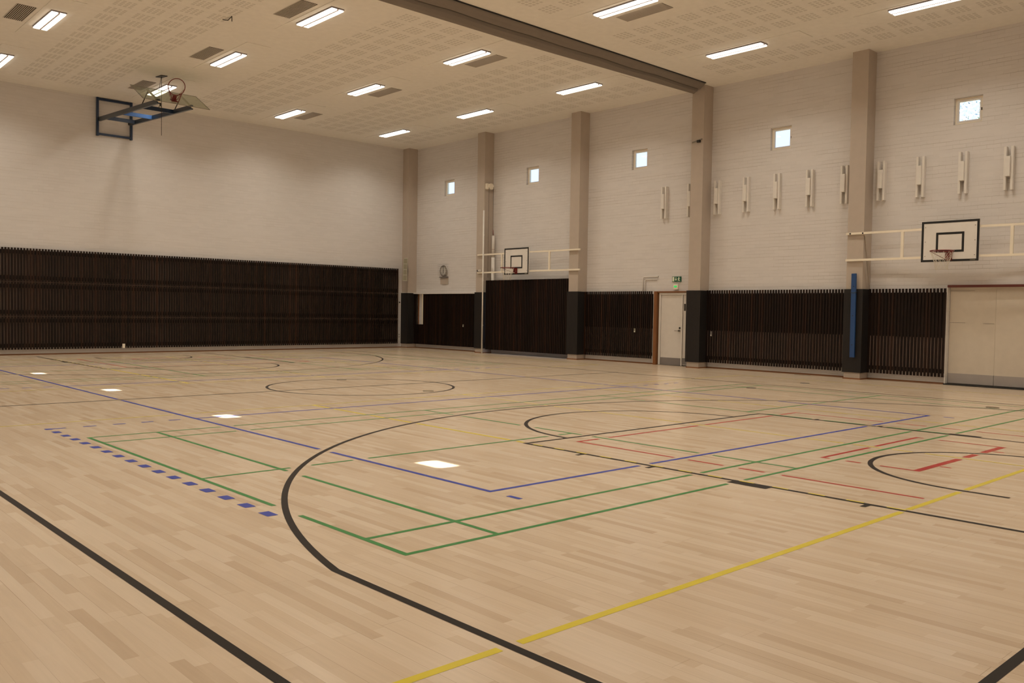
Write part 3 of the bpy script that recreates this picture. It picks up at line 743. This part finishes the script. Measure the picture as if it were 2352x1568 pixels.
t = thing('hanging_tube', 'thick white padded tube hanging from a cable above the sliding panel', 'tube', (17.36, 18.86, 2.45))
s = MB(); s.tube([(17.36, 18.86, .3), (17.36, 18.86, 3.42)], .062, 14); s.build('tube_body', M_white, t, smooth=True)
s = MB(); s.tube([(17.36, 18.86, 3.43), (17.36, 18.86, 4.19)], .055, 14); s.build('tube_top', M_doorw, t, smooth=True)
s = MB(); s.tube([(17.36, 18.86, 3.70), (17.36, 18.86, 3.79)], [.058, .020], 12); s.tube([(17.36, 18.86, 4.19), (17.385, 18.91, 4.4)], .010, 6); s.build('red_tip', M_red, t)

# ---------------------------------------------------------------- end-wall hoop folded up against the ceiling
t = thing('folding_basketball_hoop', 'blue steel basketball hoop with clear board folded up on the end wall', 'basketball hoop', (6.13, 23.95, 6.7))
s = MB(); YW = 23.95
for x in (5.62, 6.62): s.box(x-.033, x+.033, YW-.04, YF-.005, 6.68, 7.845)
s.build_each('wall_post', M_navy, t, bevel=.004)
s = MB()
for z in (6.74, 7.80): s.box(5.64, 6.60, YW-.035, YF-.01, z-.03, z+.03)
s.build_each('wall_rail', M_navy, t)
ZA, ZB, YB = 7.18, 6.93, 19.15
def az(y): return ZA+(ZB-ZA)*(23.9-y)/(23.9-YB)
for x in (5.67, 6.57):
    s = MB(); s.bar((x, 23.9, ZA), (x, YB, ZB), .07, .12); s.build('arm', M_armgrey, t, bevel=.004)
for y in (23.40, 22.0, 20.4):
    s = MB(); s.bar((5.70, y, az(y)), (6.54, y, az(y)), .045, .11); s.build('cross_bar', M_blue if y == 22.0 else M_navy, t)
s = MB()
for x in (5.67, 6.57): s.tube([(x-.05, 23.9, ZA), (x+.05, 23.9, ZA)], .05, 10)
s.build_each('hinge', M_dark, t)
# board
B0 = Vector((0, 19.05, 6.915)); B1 = Vector((0, 20.0, 7.435)); bu = (B1-B0).normalized(); bn = Vector((0, -bu.z, bu.y))
def BP(x, u, w_): return Vector((x, 0, 0)) + B0 + bu*u + bn*w_
s = MB(); L_ = (B1-B0).length
vs = [BP(x, u, w_) for w_ in (0, .012) for x, u in ((5.23, 0), (7.03, 0), (7.03, L_), (5.23, L_))]
s.add(vs, [(0,3,2,1),(4,5,6,7),(0,1,5,4),(1,2,6,5),(2,3,7,6),(3,0,4,7)]); bd = s.build('backboard', M_acryl, t, label='clear acrylic board')
s = MB()
for a, c in (((5.23, 0), (7.03, 0)), ((7.03, 0), (7.03, L_)), ((7.03, L_), (5.23, L_)), ((5.23, L_), (5.23, 0))):
    s.bar(BP(*a, .006), BP(*c, .006), .008, .012, bn)
s.build('board_edge', M_steel, bd)
s = MB()
for x in (5.67, 6.57): s.bar(BP(x, .03, -.03), BP(x, L_-.05, -.03), .05, .03, bn)
s.build_each('board_brace', M_cream, bd)
s = MB()
for x in (5.67, 6.57):
    s.tube([(x, 20.35, az(20.35)+.06), BP(x, .95, -.04)], .014, 6)
    s.tube([(x, 19.2, az(19.2)+.05), BP(x, .12, -.04)], .02, 6)
s.build_each('board_link', M_dark, t)
s = MB(); s.tube([(5.72, 19.16, 6.90), (5.72, 19.16, 6.82)], .022, 8); s.tube([(5.72+.035*math.cos(a*math.pi/6), 19.16, 6.785+.035*math.sin(a*math.pi/6)) for a in range(12)], .008, 6, closed=True); s.build('eye_bolt', M_dark, t)
RC = BP(6.13, .27, .39); R = .225
s = MB(); s.tube([RC + Vector((R*math.cos(a*math.pi/20), 0, 0)) + bn*(R*math.sin(a*math.pi/20)) for a in range(40)], .011, 8, closed=True); rim = s.build('rim', M_red, t, smooth=True)
s = MB(); c0 = BP(6.13, .22, .02)
s.bar(BP(6.05, .27, .014), BP(6.21, .27, .014), .17, .02, bn); s.bar(BP(6.13, .27, .02), BP(6.13, .27, .15), .10, .03)
for sg in (1, -1): s.tube([BP(6.13+sg*.06, .12, .02), BP(6.13+sg*.17, .27, .25)], .007, 6)
s.build('rim_bracket', M_red, t)
s = MB()
for k_ in range(12):      # net hangs limp from the tilted rim
    a = math.pi*(1.02+.96*k_/11)
    p0 = RC + Vector((R*math.cos(a), 0, 0)) + bn*(R*math.sin(a))
    q = Vector((6.10+random.uniform(-.07, .07), p0.y+random.uniform(-.04, .08), 7.06+random.uniform(-.03, .05)))
    mid = (p0+q)/2 + Vector((random.uniform(-.03, .03), 0, -.05)); s.tube([p0, mid, q], .0045, 4)
s.build('net', M_red, t, label='tangled red and white net')
s = MB()
for k_ in range(10):
    a = math.pi*(1.2+1.0*k_/9); p0 = RC + Vector((R*math.cos(a), 0, 0)) + bn*(R*math.sin(a))
    s.tube([p0, p0+Vector((random.uniform(-.02, .02), .10, -.10)), p0+Vector((.02, .18, -.16))], .0035, 4)
s.build('net_cord', M_net, t)
# hoist ropes
s = MB(); s.add([(6.0, 20.25, H-.02), (6.16, 20.22, H-.02), (6.2, 19.92, H-.02), (6.04, 19.95, H-.02), (6.0, 20.25, H-.001), (6.16, 20.22, H-.001), (6.2, 19.92, H-.001), (6.04, 19.95, H-.001)], [(0,3,2,1),(4,5,6,7),(0,1,5,4),(1,2,6,5),(2,3,7,6),(3,0,4,7)]); s.build('ceiling_plate', M_dark, t)
s = MB(); s.tube([(6.10, 20.08, H-.02), (6.10, 20.08, 6.22)], .007, 6); s.tube([(6.09, 20.08, H-.02), BP(5.95, .95, .0)], .006, 6); s.build_each('hoist_rope', M_dark, t)

# ---------------------------------------------------------------- divider curtain bundled at the ceiling
t = thing('divider_curtain', 'grey-brown hall divider curtain rolled up in two folds along the ceiling', 'curtain', (6.5, 10.0, H))
nx = 90
def prof(x):
    sg = abs(math.sin((x+1.0)*math.pi/2.3)); sc = .5+.5*math.sin(x*1.9+.6)
    bo = 7.525+max(0, x-11)*.013; zs = 7.695+max(0, x-11)*.004-.006*sc-.022*sg
    return [(9.70, H-.002), (9.705, 7.835), (9.73, 7.80), (9.79, 7.75), (9.845, zs+.02), (9.868, zs), (9.885, zs+.01), (9.89, 7.80),
            (9.935, 7.80), (9.94, zs+.012), (9.965, zs-.045), (10.02, bo+.04), (10.08, bo), (10.15, bo+.03), (10.16, H-.002)]
vs = []; fs = []; xs = [XL+.02+(16.93-XL-.02)*i/nx for i in range(nx+1)]
for x in xs: vs += [(x, y, z) for y, z in prof(x)]
n = 15
for i in range(nx):
    for j in range(n-1): fs.append((i*n+j, i*n+j+1, (i+1)*n+j+1, (i+1)*n+j))
fs.append(tuple(range(n))); fs.append(tuple(nx*n+j for j in range(n-1, -1, -1)))
s = MB(); s.add(vs, fs); s.build('curtain_fabric', M_curtain, t, smooth=False)
s = MB(); s.box(XL+.02, 16.93, 9.685, 9.699, H-.03, H-.001); s.build('curtain_rail', M_black, t)

# ---------------------------------------------------------------- ceiling lamps, access panels, vents
ZL = 7.80; kz = (ZL-CAM.z)/(H-CAM.z)
LX = [CAM.x+(v-CAM.x)*kz for v in (-1.65, 2.535, 6.735, 10.915, 15.07)]; LY = [CAM.y+(v-CAM.y)*kz for v in (21.76, 17.27, 12.70, 7.55, 3.06, -1.43)]
lamp = thing('ceiling_light', 'x', 'ceiling light', (0, 0, H), 'twin-tube ceiling lights'); ORG[lamp.name] = Vector((0, 0, 0))
s = MB(); s.box(-.155, .155, -.76, .76, ZL-H+.012, -.001); s.build('lamp_housing', M_house, lamp, bevel=.006)
s = MB(); s.box(-.0185, .0185, -.75, .75, ZL-H-.016, ZL-H+.0115); s.build('lamp_spine', M_spine, lamp)
for sx in (-1, 1):
    c = MB(); x0, x1 = (.020, .142) if sx > 0 else (-.142, -.020)
    c.prism([(x0, -.74), (x1, -.74), (x1, .74), (x0, .74)], 'z', ZL-H-.012, ZL-H+.011)
    o = c.build('lamp_diffuser', M_lens, lamp)
    al = bpy.data.lights.new('tube_light', 'AREA'); al.shape = 'RECTANGLE'; al.size = .118; al.size_y = 1.46; al.energy = LAMP_W; al.color = LAMP_C; al.spread = math.radians(LAMP_SPREAD)
    ao = bpy.data.objects.new('tube_light', al); COL.objects.link(ao); ao.parent = lamp; ao.location = ((x0+x1)/2, 0, ZL-H-.0135)
colw = ['row farthest from window wall', 'fourth row from window wall', 'third row from window wall', 'second row from window wall', 'row beside window wall']
roww = ['nearest the dark end wall', 'second from the dark end wall', 'just beyond the divider curtain', 'just before the divider curtain', 'second before the divider curtain', 'by the near end wall']
first = True
for ix, x in enumerate(LX):
    for iy, y in enumerate(LY):
        o = lamp if first else copy_tree(lamp); first = False
        o.location = (x, y, H); o['label'] = 'twin-tube light %s, %s' % (roww[iy], colw[ix])
ap = MB()
for x in LX:
    for y in LY:
        yc = CAM.y+(y-CAM.y)/kz; xc = CAM.x+(x-CAM.x)/kz
        ap.box(xc-.36, xc+.25, yc-1.84, yc+1.40, H-.011, H-.0005)
ap.build_each('access_panel', M_ceil, ceiling, label='flush access panel round a light')
def vent(x, y, dark, label):
    t = thing('ceiling_vent', label, 'vent', (x, y, H), 'slotted ceiling vents')
    s = MB(); s.box(x-.185, x+.185, y-.61, y+.61, H-.004, H-.0008); s.build('vent_backing', M_vent, t)
    s = MB(); n = 10 if dark else 13; w_ = .016 if dark else .0125
    for k_ in range(n+1):
        xx = x-.185+.37*k_/n; s.box(xx-w_/2, xx+w_/2, y-.61, y+.61, H-.012, H-.0045)
    s.build('vent_slat', M_ventl, t)
vent(1.90, 17.1, True, 'dark slotted ceiling vent by the fourth light row, second light from the dark wall')
vent(6.07, 12.57, True, 'dark slotted ceiling vent in the third row, just before the divider curtain')
vent(6.07, 17.07, True, 'dark slotted ceiling vent between the folded hoop and the curtain, third light row')
vent(6.07, 21.5, True, 'dark slotted ceiling vent partly behind the folded clear backboard')
vent(11.42, 17.05, False, 'fine slotted ceiling vent in the second row, second from the dark wall')
vent(11.44, 21.5, False, 'fine slotted ceiling vent in the second row, nearest the dark end wall')
vent(11.40, 12.52, False, 'fine slotted ceiling vent in the second row, just before the curtain')
vent(11.40, 7.43, False, 'fine slotted ceiling vent past the curtain on the viewer side')

# ---------------------------------------------------------------- floor sockets
def fsock(x, y, label, m_=M_dark, r=.10):
    t = thing('floor_socket', label, 'floor socket', (x, y, 0), 'round floor sockets')
    s = MB(); s.tube([(x, y, .0006), (x, y, .0035)], r, 24); s.build('socket_cover', m_, t)
    s = MB(); s.tube([(x+r*math.cos(a*math.pi/12), y+r*math.sin(a*math.pi/12), .003) for a in range(24)], .004, 6, closed=True); s.build('socket_ring', M_steel, t)
M_brass = mat('tarnished_brass', (0.17, 0.12, 0.05), 0.45, 0.3)
fsock(12.62, 5.40, 'dark round floor socket beside the black sideline before the blue plank pillar')
fsock(14.82, 5.40, 'dark round floor socket between sideline and blue plank pillar')
fsock(12.82, .88, 'olive round floor socket near the sideline before the gate', M_brass)
fsock(6.63, 8.49, 'brass round floor socket inside the near side of the centre circle', M_brass)
fsock(6.62, 11.48, 'brass round floor socket on the far edge of the centre circle', M_brass)
s = MB(); s.prism([(17.20, 6.55), (17.24, 6.55), (17.24, 6.98), (17.20, 6.98)], 'z', .0005, .003); o = s.build('floor_stop', M_dark); tag(o, 'thin dark strip on the floor at the foot of the long slatted panel', 'strip')

# ---------------------------------------------------------------- court markings
import numpy as np
YC = 9.98
lines = []   # (priority, colour, polyline, width, breaks)
def ln_(c, pts, w_=.05, pr=None, brk=True):
    PR = {'k': 5, 'b': 4, 'g': 3, 'y': 2, 'r': 1}
    lines.append(dict(c=c, p=PR[c] if pr is None else pr, pts=pts, w=w_, brk=brk))
def arc(cx, cy, r, a0, a1, n=72): return [(cx+r*math.cos(math.radians(a0+(a1-a0)*i/n)), cy+r*math.sin(math.radians(a0+(a1-a0)*i/n))) for i in range(n+1)]
def my(pts): return [(x, 2*YC-y) for x, y in pts]
def both(c, pts, w_=.05, **kw): ln_(c, pts, w_, **kw); ln_(c, my(pts), w_, **kw)
# basketball (black)
BX0, BX1, BY0 = -1.45, 13.71, -3.05; bxc = (BX0+BX1)/2+.02
both('k', [(BX0, BY0), (BX1, BY0)]); ln_('k', [(BX0, BY0-.025), (BX0, 2*YC-BY0+.025)]); ln_('k', [(BX1, BY0-.025), (BX1, 2*YC-BY0+.025)])
ln_('k', [(BX0-.1, YC), (BX1+.1, YC)]); ln_('k', arc(bxc, YC, 1.78, 0, 360, 120))
KX0, KX1, FT = 3.68, 8.62, 2.79
both('k', [(KX0-.025, FT), (KX1+.025, FT)]); both('k', [(KX0, BY0), (KX0, FT)]); both('k', [(KX1, BY0), (KX1, FT)])
both('k', arc(bxc, FT, 1.78, 0, 180))
HC = -1.475; RA = 6.785; XA = 6.65; H3 = -1.35; ang = math.degrees(math.acos(XA/RA))
both('k', [(bxc+XA, BY0)] + arc(bxc, H3, RA, ang, 180-ang, 110) + [(bxc-XA, BY0)])
both('k', [(bxc+1.275, HC-.375)] + arc(bxc, HC, 1.275, 0, 180) + [(bxc-1.275, HC-.375)])
for sgn, X in ((-1, KX0), (1, KX1)):
    for y in (1.88, .95, -1.20): both('k', [(X, y), (X+sgn*.125, y)], .05)
    both('k', [(X+sgn*.06, -.34), (X+sgn*.06, .05)], .12)
# volleyball (blue)
VX0, VX1, VY0, VA = 1.63, 10.63, 1.07, 7.06
both('b', [(VX0-.025, VY0), (VX1+.025, VY0)]); ln_('b', [(VX0, VY0), (VX0, 2*YC-VY0)]); ln_('b', [(VX1, VY0), (VX1, 2*YC-VY0)])
both('b', [(VX0, VA), (VX1, VA)])
for k_ in range(5):
    both('b', [(VX1+.20+.35*k_, VA), (VX1+.35+.35*k_, VA)])
    both('b', [(VX0-.20-.35*k_, VA), (VX0-.35-.35*k_, VA)])
for X in (VX0, VX1): both('b', [(X, VY0-.22), (X, VY0-.37)])
both('b', [(-.20, VA), (-.12, VA)], .10)
for k_ in range(17):
    y = VA-.245-.35*k_
    if y > 1.2: both('b', [(-.155, y), (-.155, y-.15)], .085)
    else: both('b', [(-.155, y), (-.155, max(y-.15, 1.16))], .085); break
# badminton (green)
def bad(y0, s_):
    f = (lambda p: p) if s_ == 1 else my
    L = lambda a: ln_('g', f(a), .042)
    L([(-.02, 0), (13.42, 0)]); L([(-.02, 6.08), (13.42, 6.08)]); L([(0, .46), (13.4, .46)]); L([(0, 5.62), (13.4, 5.62)])
    for x in (0, .76, 4.72, 8.68, 12.64, 13.40): L([(x, 0), (x, 6.08)])
    L([(0, 3.04), (4.72, 3.04)]); L([(8.68, 3.04), (13.4, 3.04)])
bad(0, 1); bad(0, -1)
# cross volleyball (yellow)
for s_ in (0, 1):
    f = my if s_ else (lambda p: p)
    A = lambda a, w_=.05, **kw: ln_('y', f(a), w_, **kw)
    A([(-2.26, -1.48), (15.74, -1.48)]); A([(-2.26, 7.62), (15.74, 7.62)], .034)
    A([(15.74, -1.48), (15.74, 7.62)], .034)
    A([(6.74, -1.48), (6.74, 7.62)], .034); A([(9.78, -1.48), (9.78, 7.62)], .034)
    A([(3.72, 2.86), (3.72, 7.62)])
    for k_ in range(13):
        y = -1.48+.335*k_
        if y < 2.75: A([(3.705, y), (3.705, y+.15)], .028, pr=9, brk=False)
# floorball areas (red)
for s_ in (0, 1):
    f = my if s_ else (lambda p: p)
    A = lambda a, w_=.045, **kw: ln_('r', f(a), w_, **kw)
    A([(4.27, -1.43), (4.27, 2.52), (9.24, 2.52), (9.24, -1.43)])
    A([(5.55, -.77), (5.55, .17), (7.98, .17), (7.98, -.77)])
    A([(5.53, -.81), (8.00, -.81)], .075)
    for x in (6.0, 7.53): A([(x, -.86), (x, -.97)], .04)
seg = []
for L in lines:
    for a, c in zip(L['pts'][:-1], L['pts'][1:]): seg.append((a[0], a[1], c[0], c[1], L['p'], L['w']))
seg = np.array(seg)
def blocked(p_, L, pd):
    d = seg[:, 2:4]-seg[:, :2]; l2 = (d**2).sum(1)+1e-12
    t_ = np.clip(((p_-seg[:, :2])*d).sum(1)/l2, 0, 1); q = seg[:, :2]+d*t_[:, None]
    dist = np.hypot(*(p_-q).T)
    cosang = np.abs((d*pd).sum(1))/np.sqrt(l2)
    gap = seg[:, 5]/2+(.03 if L['c'] == 'y' else .055)
    return bool(((seg[:, 4] > L['p']) & (seg[:, 4] < 9) & (dist < gap) & (cosang < .93)).any())
MARK = {c: MB() for c in 'kbgyr'}; ZM = {'r': .0006, 'y': .0008, 'g': .0010, 'b': .0012, 'k': .0014}
def strip(mb, pts, w_, z):
    pts = [Vector((a, c)) for a, c in pts]; n = len(pts); Ls = []; Rs = []
    for i in range(n):
        if i == 0: d = (pts[1]-pts[0]).normalized(); nrm = Vector((-d.y, d.x)); k_ = 1
        elif i == n-1: d = (pts[-1]-pts[-2]).normalized(); nrm = Vector((-d.y, d.x)); k_ = 1
        else:
            d1 = (pts[i]-pts[i-1]).normalized(); d2 = (pts[i+1]-pts[i]).normalized(); nn = Vector((-d1.y-d2.y, d1.x+d2.x)).normalized()
            k_ = 1/max(.3, nn.dot(Vector((-d1.y, d1.x)))); nrm = nn
        Ls.append(pts[i]+nrm*(w_/2*k_)); Rs.append(pts[i]-nrm*(w_/2*k_))
    o = len(mb.v)
    for a, c in zip(Ls, Rs): mb.v += [(a.x, a.y, z), (c.x, c.y, z)]
    for i in range(n-1): mb.f.append((o+2*i, o+2*i+1, o+2*i+3, o+2*i+2))
for L in lines:
    dY = abs(L['pts'][-1][1]-L['pts'][0][1]) > abs(L['pts'][-1][0]-L['pts'][0][0])
    z = ZM[L['c']] + (.001 if L['p'] == 9 else 0) + (.0001 if dY else 0) + (.00005 if len(L['pts']) > 20 or L['w'] > .08 or math.dist(L['pts'][0], L['pts'][-1]) < .2 else 0); mb = MARK[L['c']]
    if not L['brk'] or L['p'] >= 5: strip(mb, L['pts'], L['w'], z); continue
    # sample densely, drop what another colour interrupts
    run = []; P = L['pts']
    for i in range(len(P)-1):
        a = np.array(P[i]); c = np.array(P[i+1]); ln = np.hypot(*(c-a)); pd = (c-a)/ln; m_ = max(1, int(ln/.02))
        prevok = None
        for j in range(m_+1):
            p_ = a+(c-a)*j/m_
            ok = not blocked(p_, L, pd)
            if ok:
                if not run: run = [tuple(p_)]
                elif j == m_ and math.dist(run[-1], p_) > 1e-3: run.append(tuple(p_))
                last = tuple(p_)
            else:
                if run:
                    if math.dist(run[-1], last) > 1e-3: run.append(last)
                    if len(run) > 1: strip(mb, run, L['w'], z)
                    run = []
    if run:
        if math.dist(run[-1], last) > 1e-3: run.append(last)
        if len(run) > 1: strip(mb, run, L['w'], z)
for c, m_, nm, lab in (('k', L_black, 'basketball_marking', 'black basketball court lines'), ('b', L_blue, 'volleyball_marking', 'blue volleyball court lines'),
                       ('g', L_green, 'badminton_marking', 'green badminton court lines'), ('y', L_yellow, 'cross_court_marking', 'yellow cross court lines'), ('r', L_red, 'floorball_marking', 'red floorball goal areas')):
    mb = MARK[c]; me = bpy.data.meshes.new(nm); me.from_pydata(mb.v, [], mb.f); me.update()
    bm = bmesh.new(); bm.from_mesh(me)
    for f_ in bm.faces:
        if f_.normal.z < 0: f_.normal_flip()
    bm.to_mesh(me); bm.free()
    o = bpy.data.objects.new(nm, me); COL.objects.link(o); me.materials.append(m_); o.parent = floor; o['label'] = lab

# ---------------------------------------------------------------- outside: ground and a tree seen through the end window
g = MB(); g.box(18.3, 70, -20, 50, -.4, -.3); g.build('ground', M_ground, kind='structure', label='lawn outside the windows')
t = thing('tree', 'leafy tree outside, seen through the window above the gate', 'tree', (32.0, 7.0, -.3))
s = MB(); s.tube([(32, 7.0, -.3), (32.1, 7.1, 4), (32, 7, 8)], [.28, .2, .1], 10)
for k_ in range(9):
    a = k_*2.4; s.tube([(32, 7, 5+.4*k_), (32+1.8*math.cos(a), 7+1.8*math.sin(a), 6.5+.5*k_)], [.08, .02], 6)
s.build('trunk', M_bark, t, smooth=True)
s = MB()
for k_ in range(2600):
    a = random.uniform(0, 6.283); zz = random.uniform(-1, 1); rr = (random.random()**.45)*2.9; q = math.sqrt(max(0, 1-zz*zz))
    c = Vector((32+rr*q*math.cos(a), 7+rr*q*math.sin(a), 9.1+rr*zz*.95))
    d1 = Vector((random.gauss(0, 1), random.gauss(0, 1), random.gauss(0, 1))).normalized(); d2 = d1.orthogonal().normalized(); h = random.uniform(.07, .13)
    s.add([c-d1*h, c+d2*h*.6, c+d1*h, c-d2*h*.6], [(0, 1, 2, 3)])
s.build('foliage', M_leaf, t)
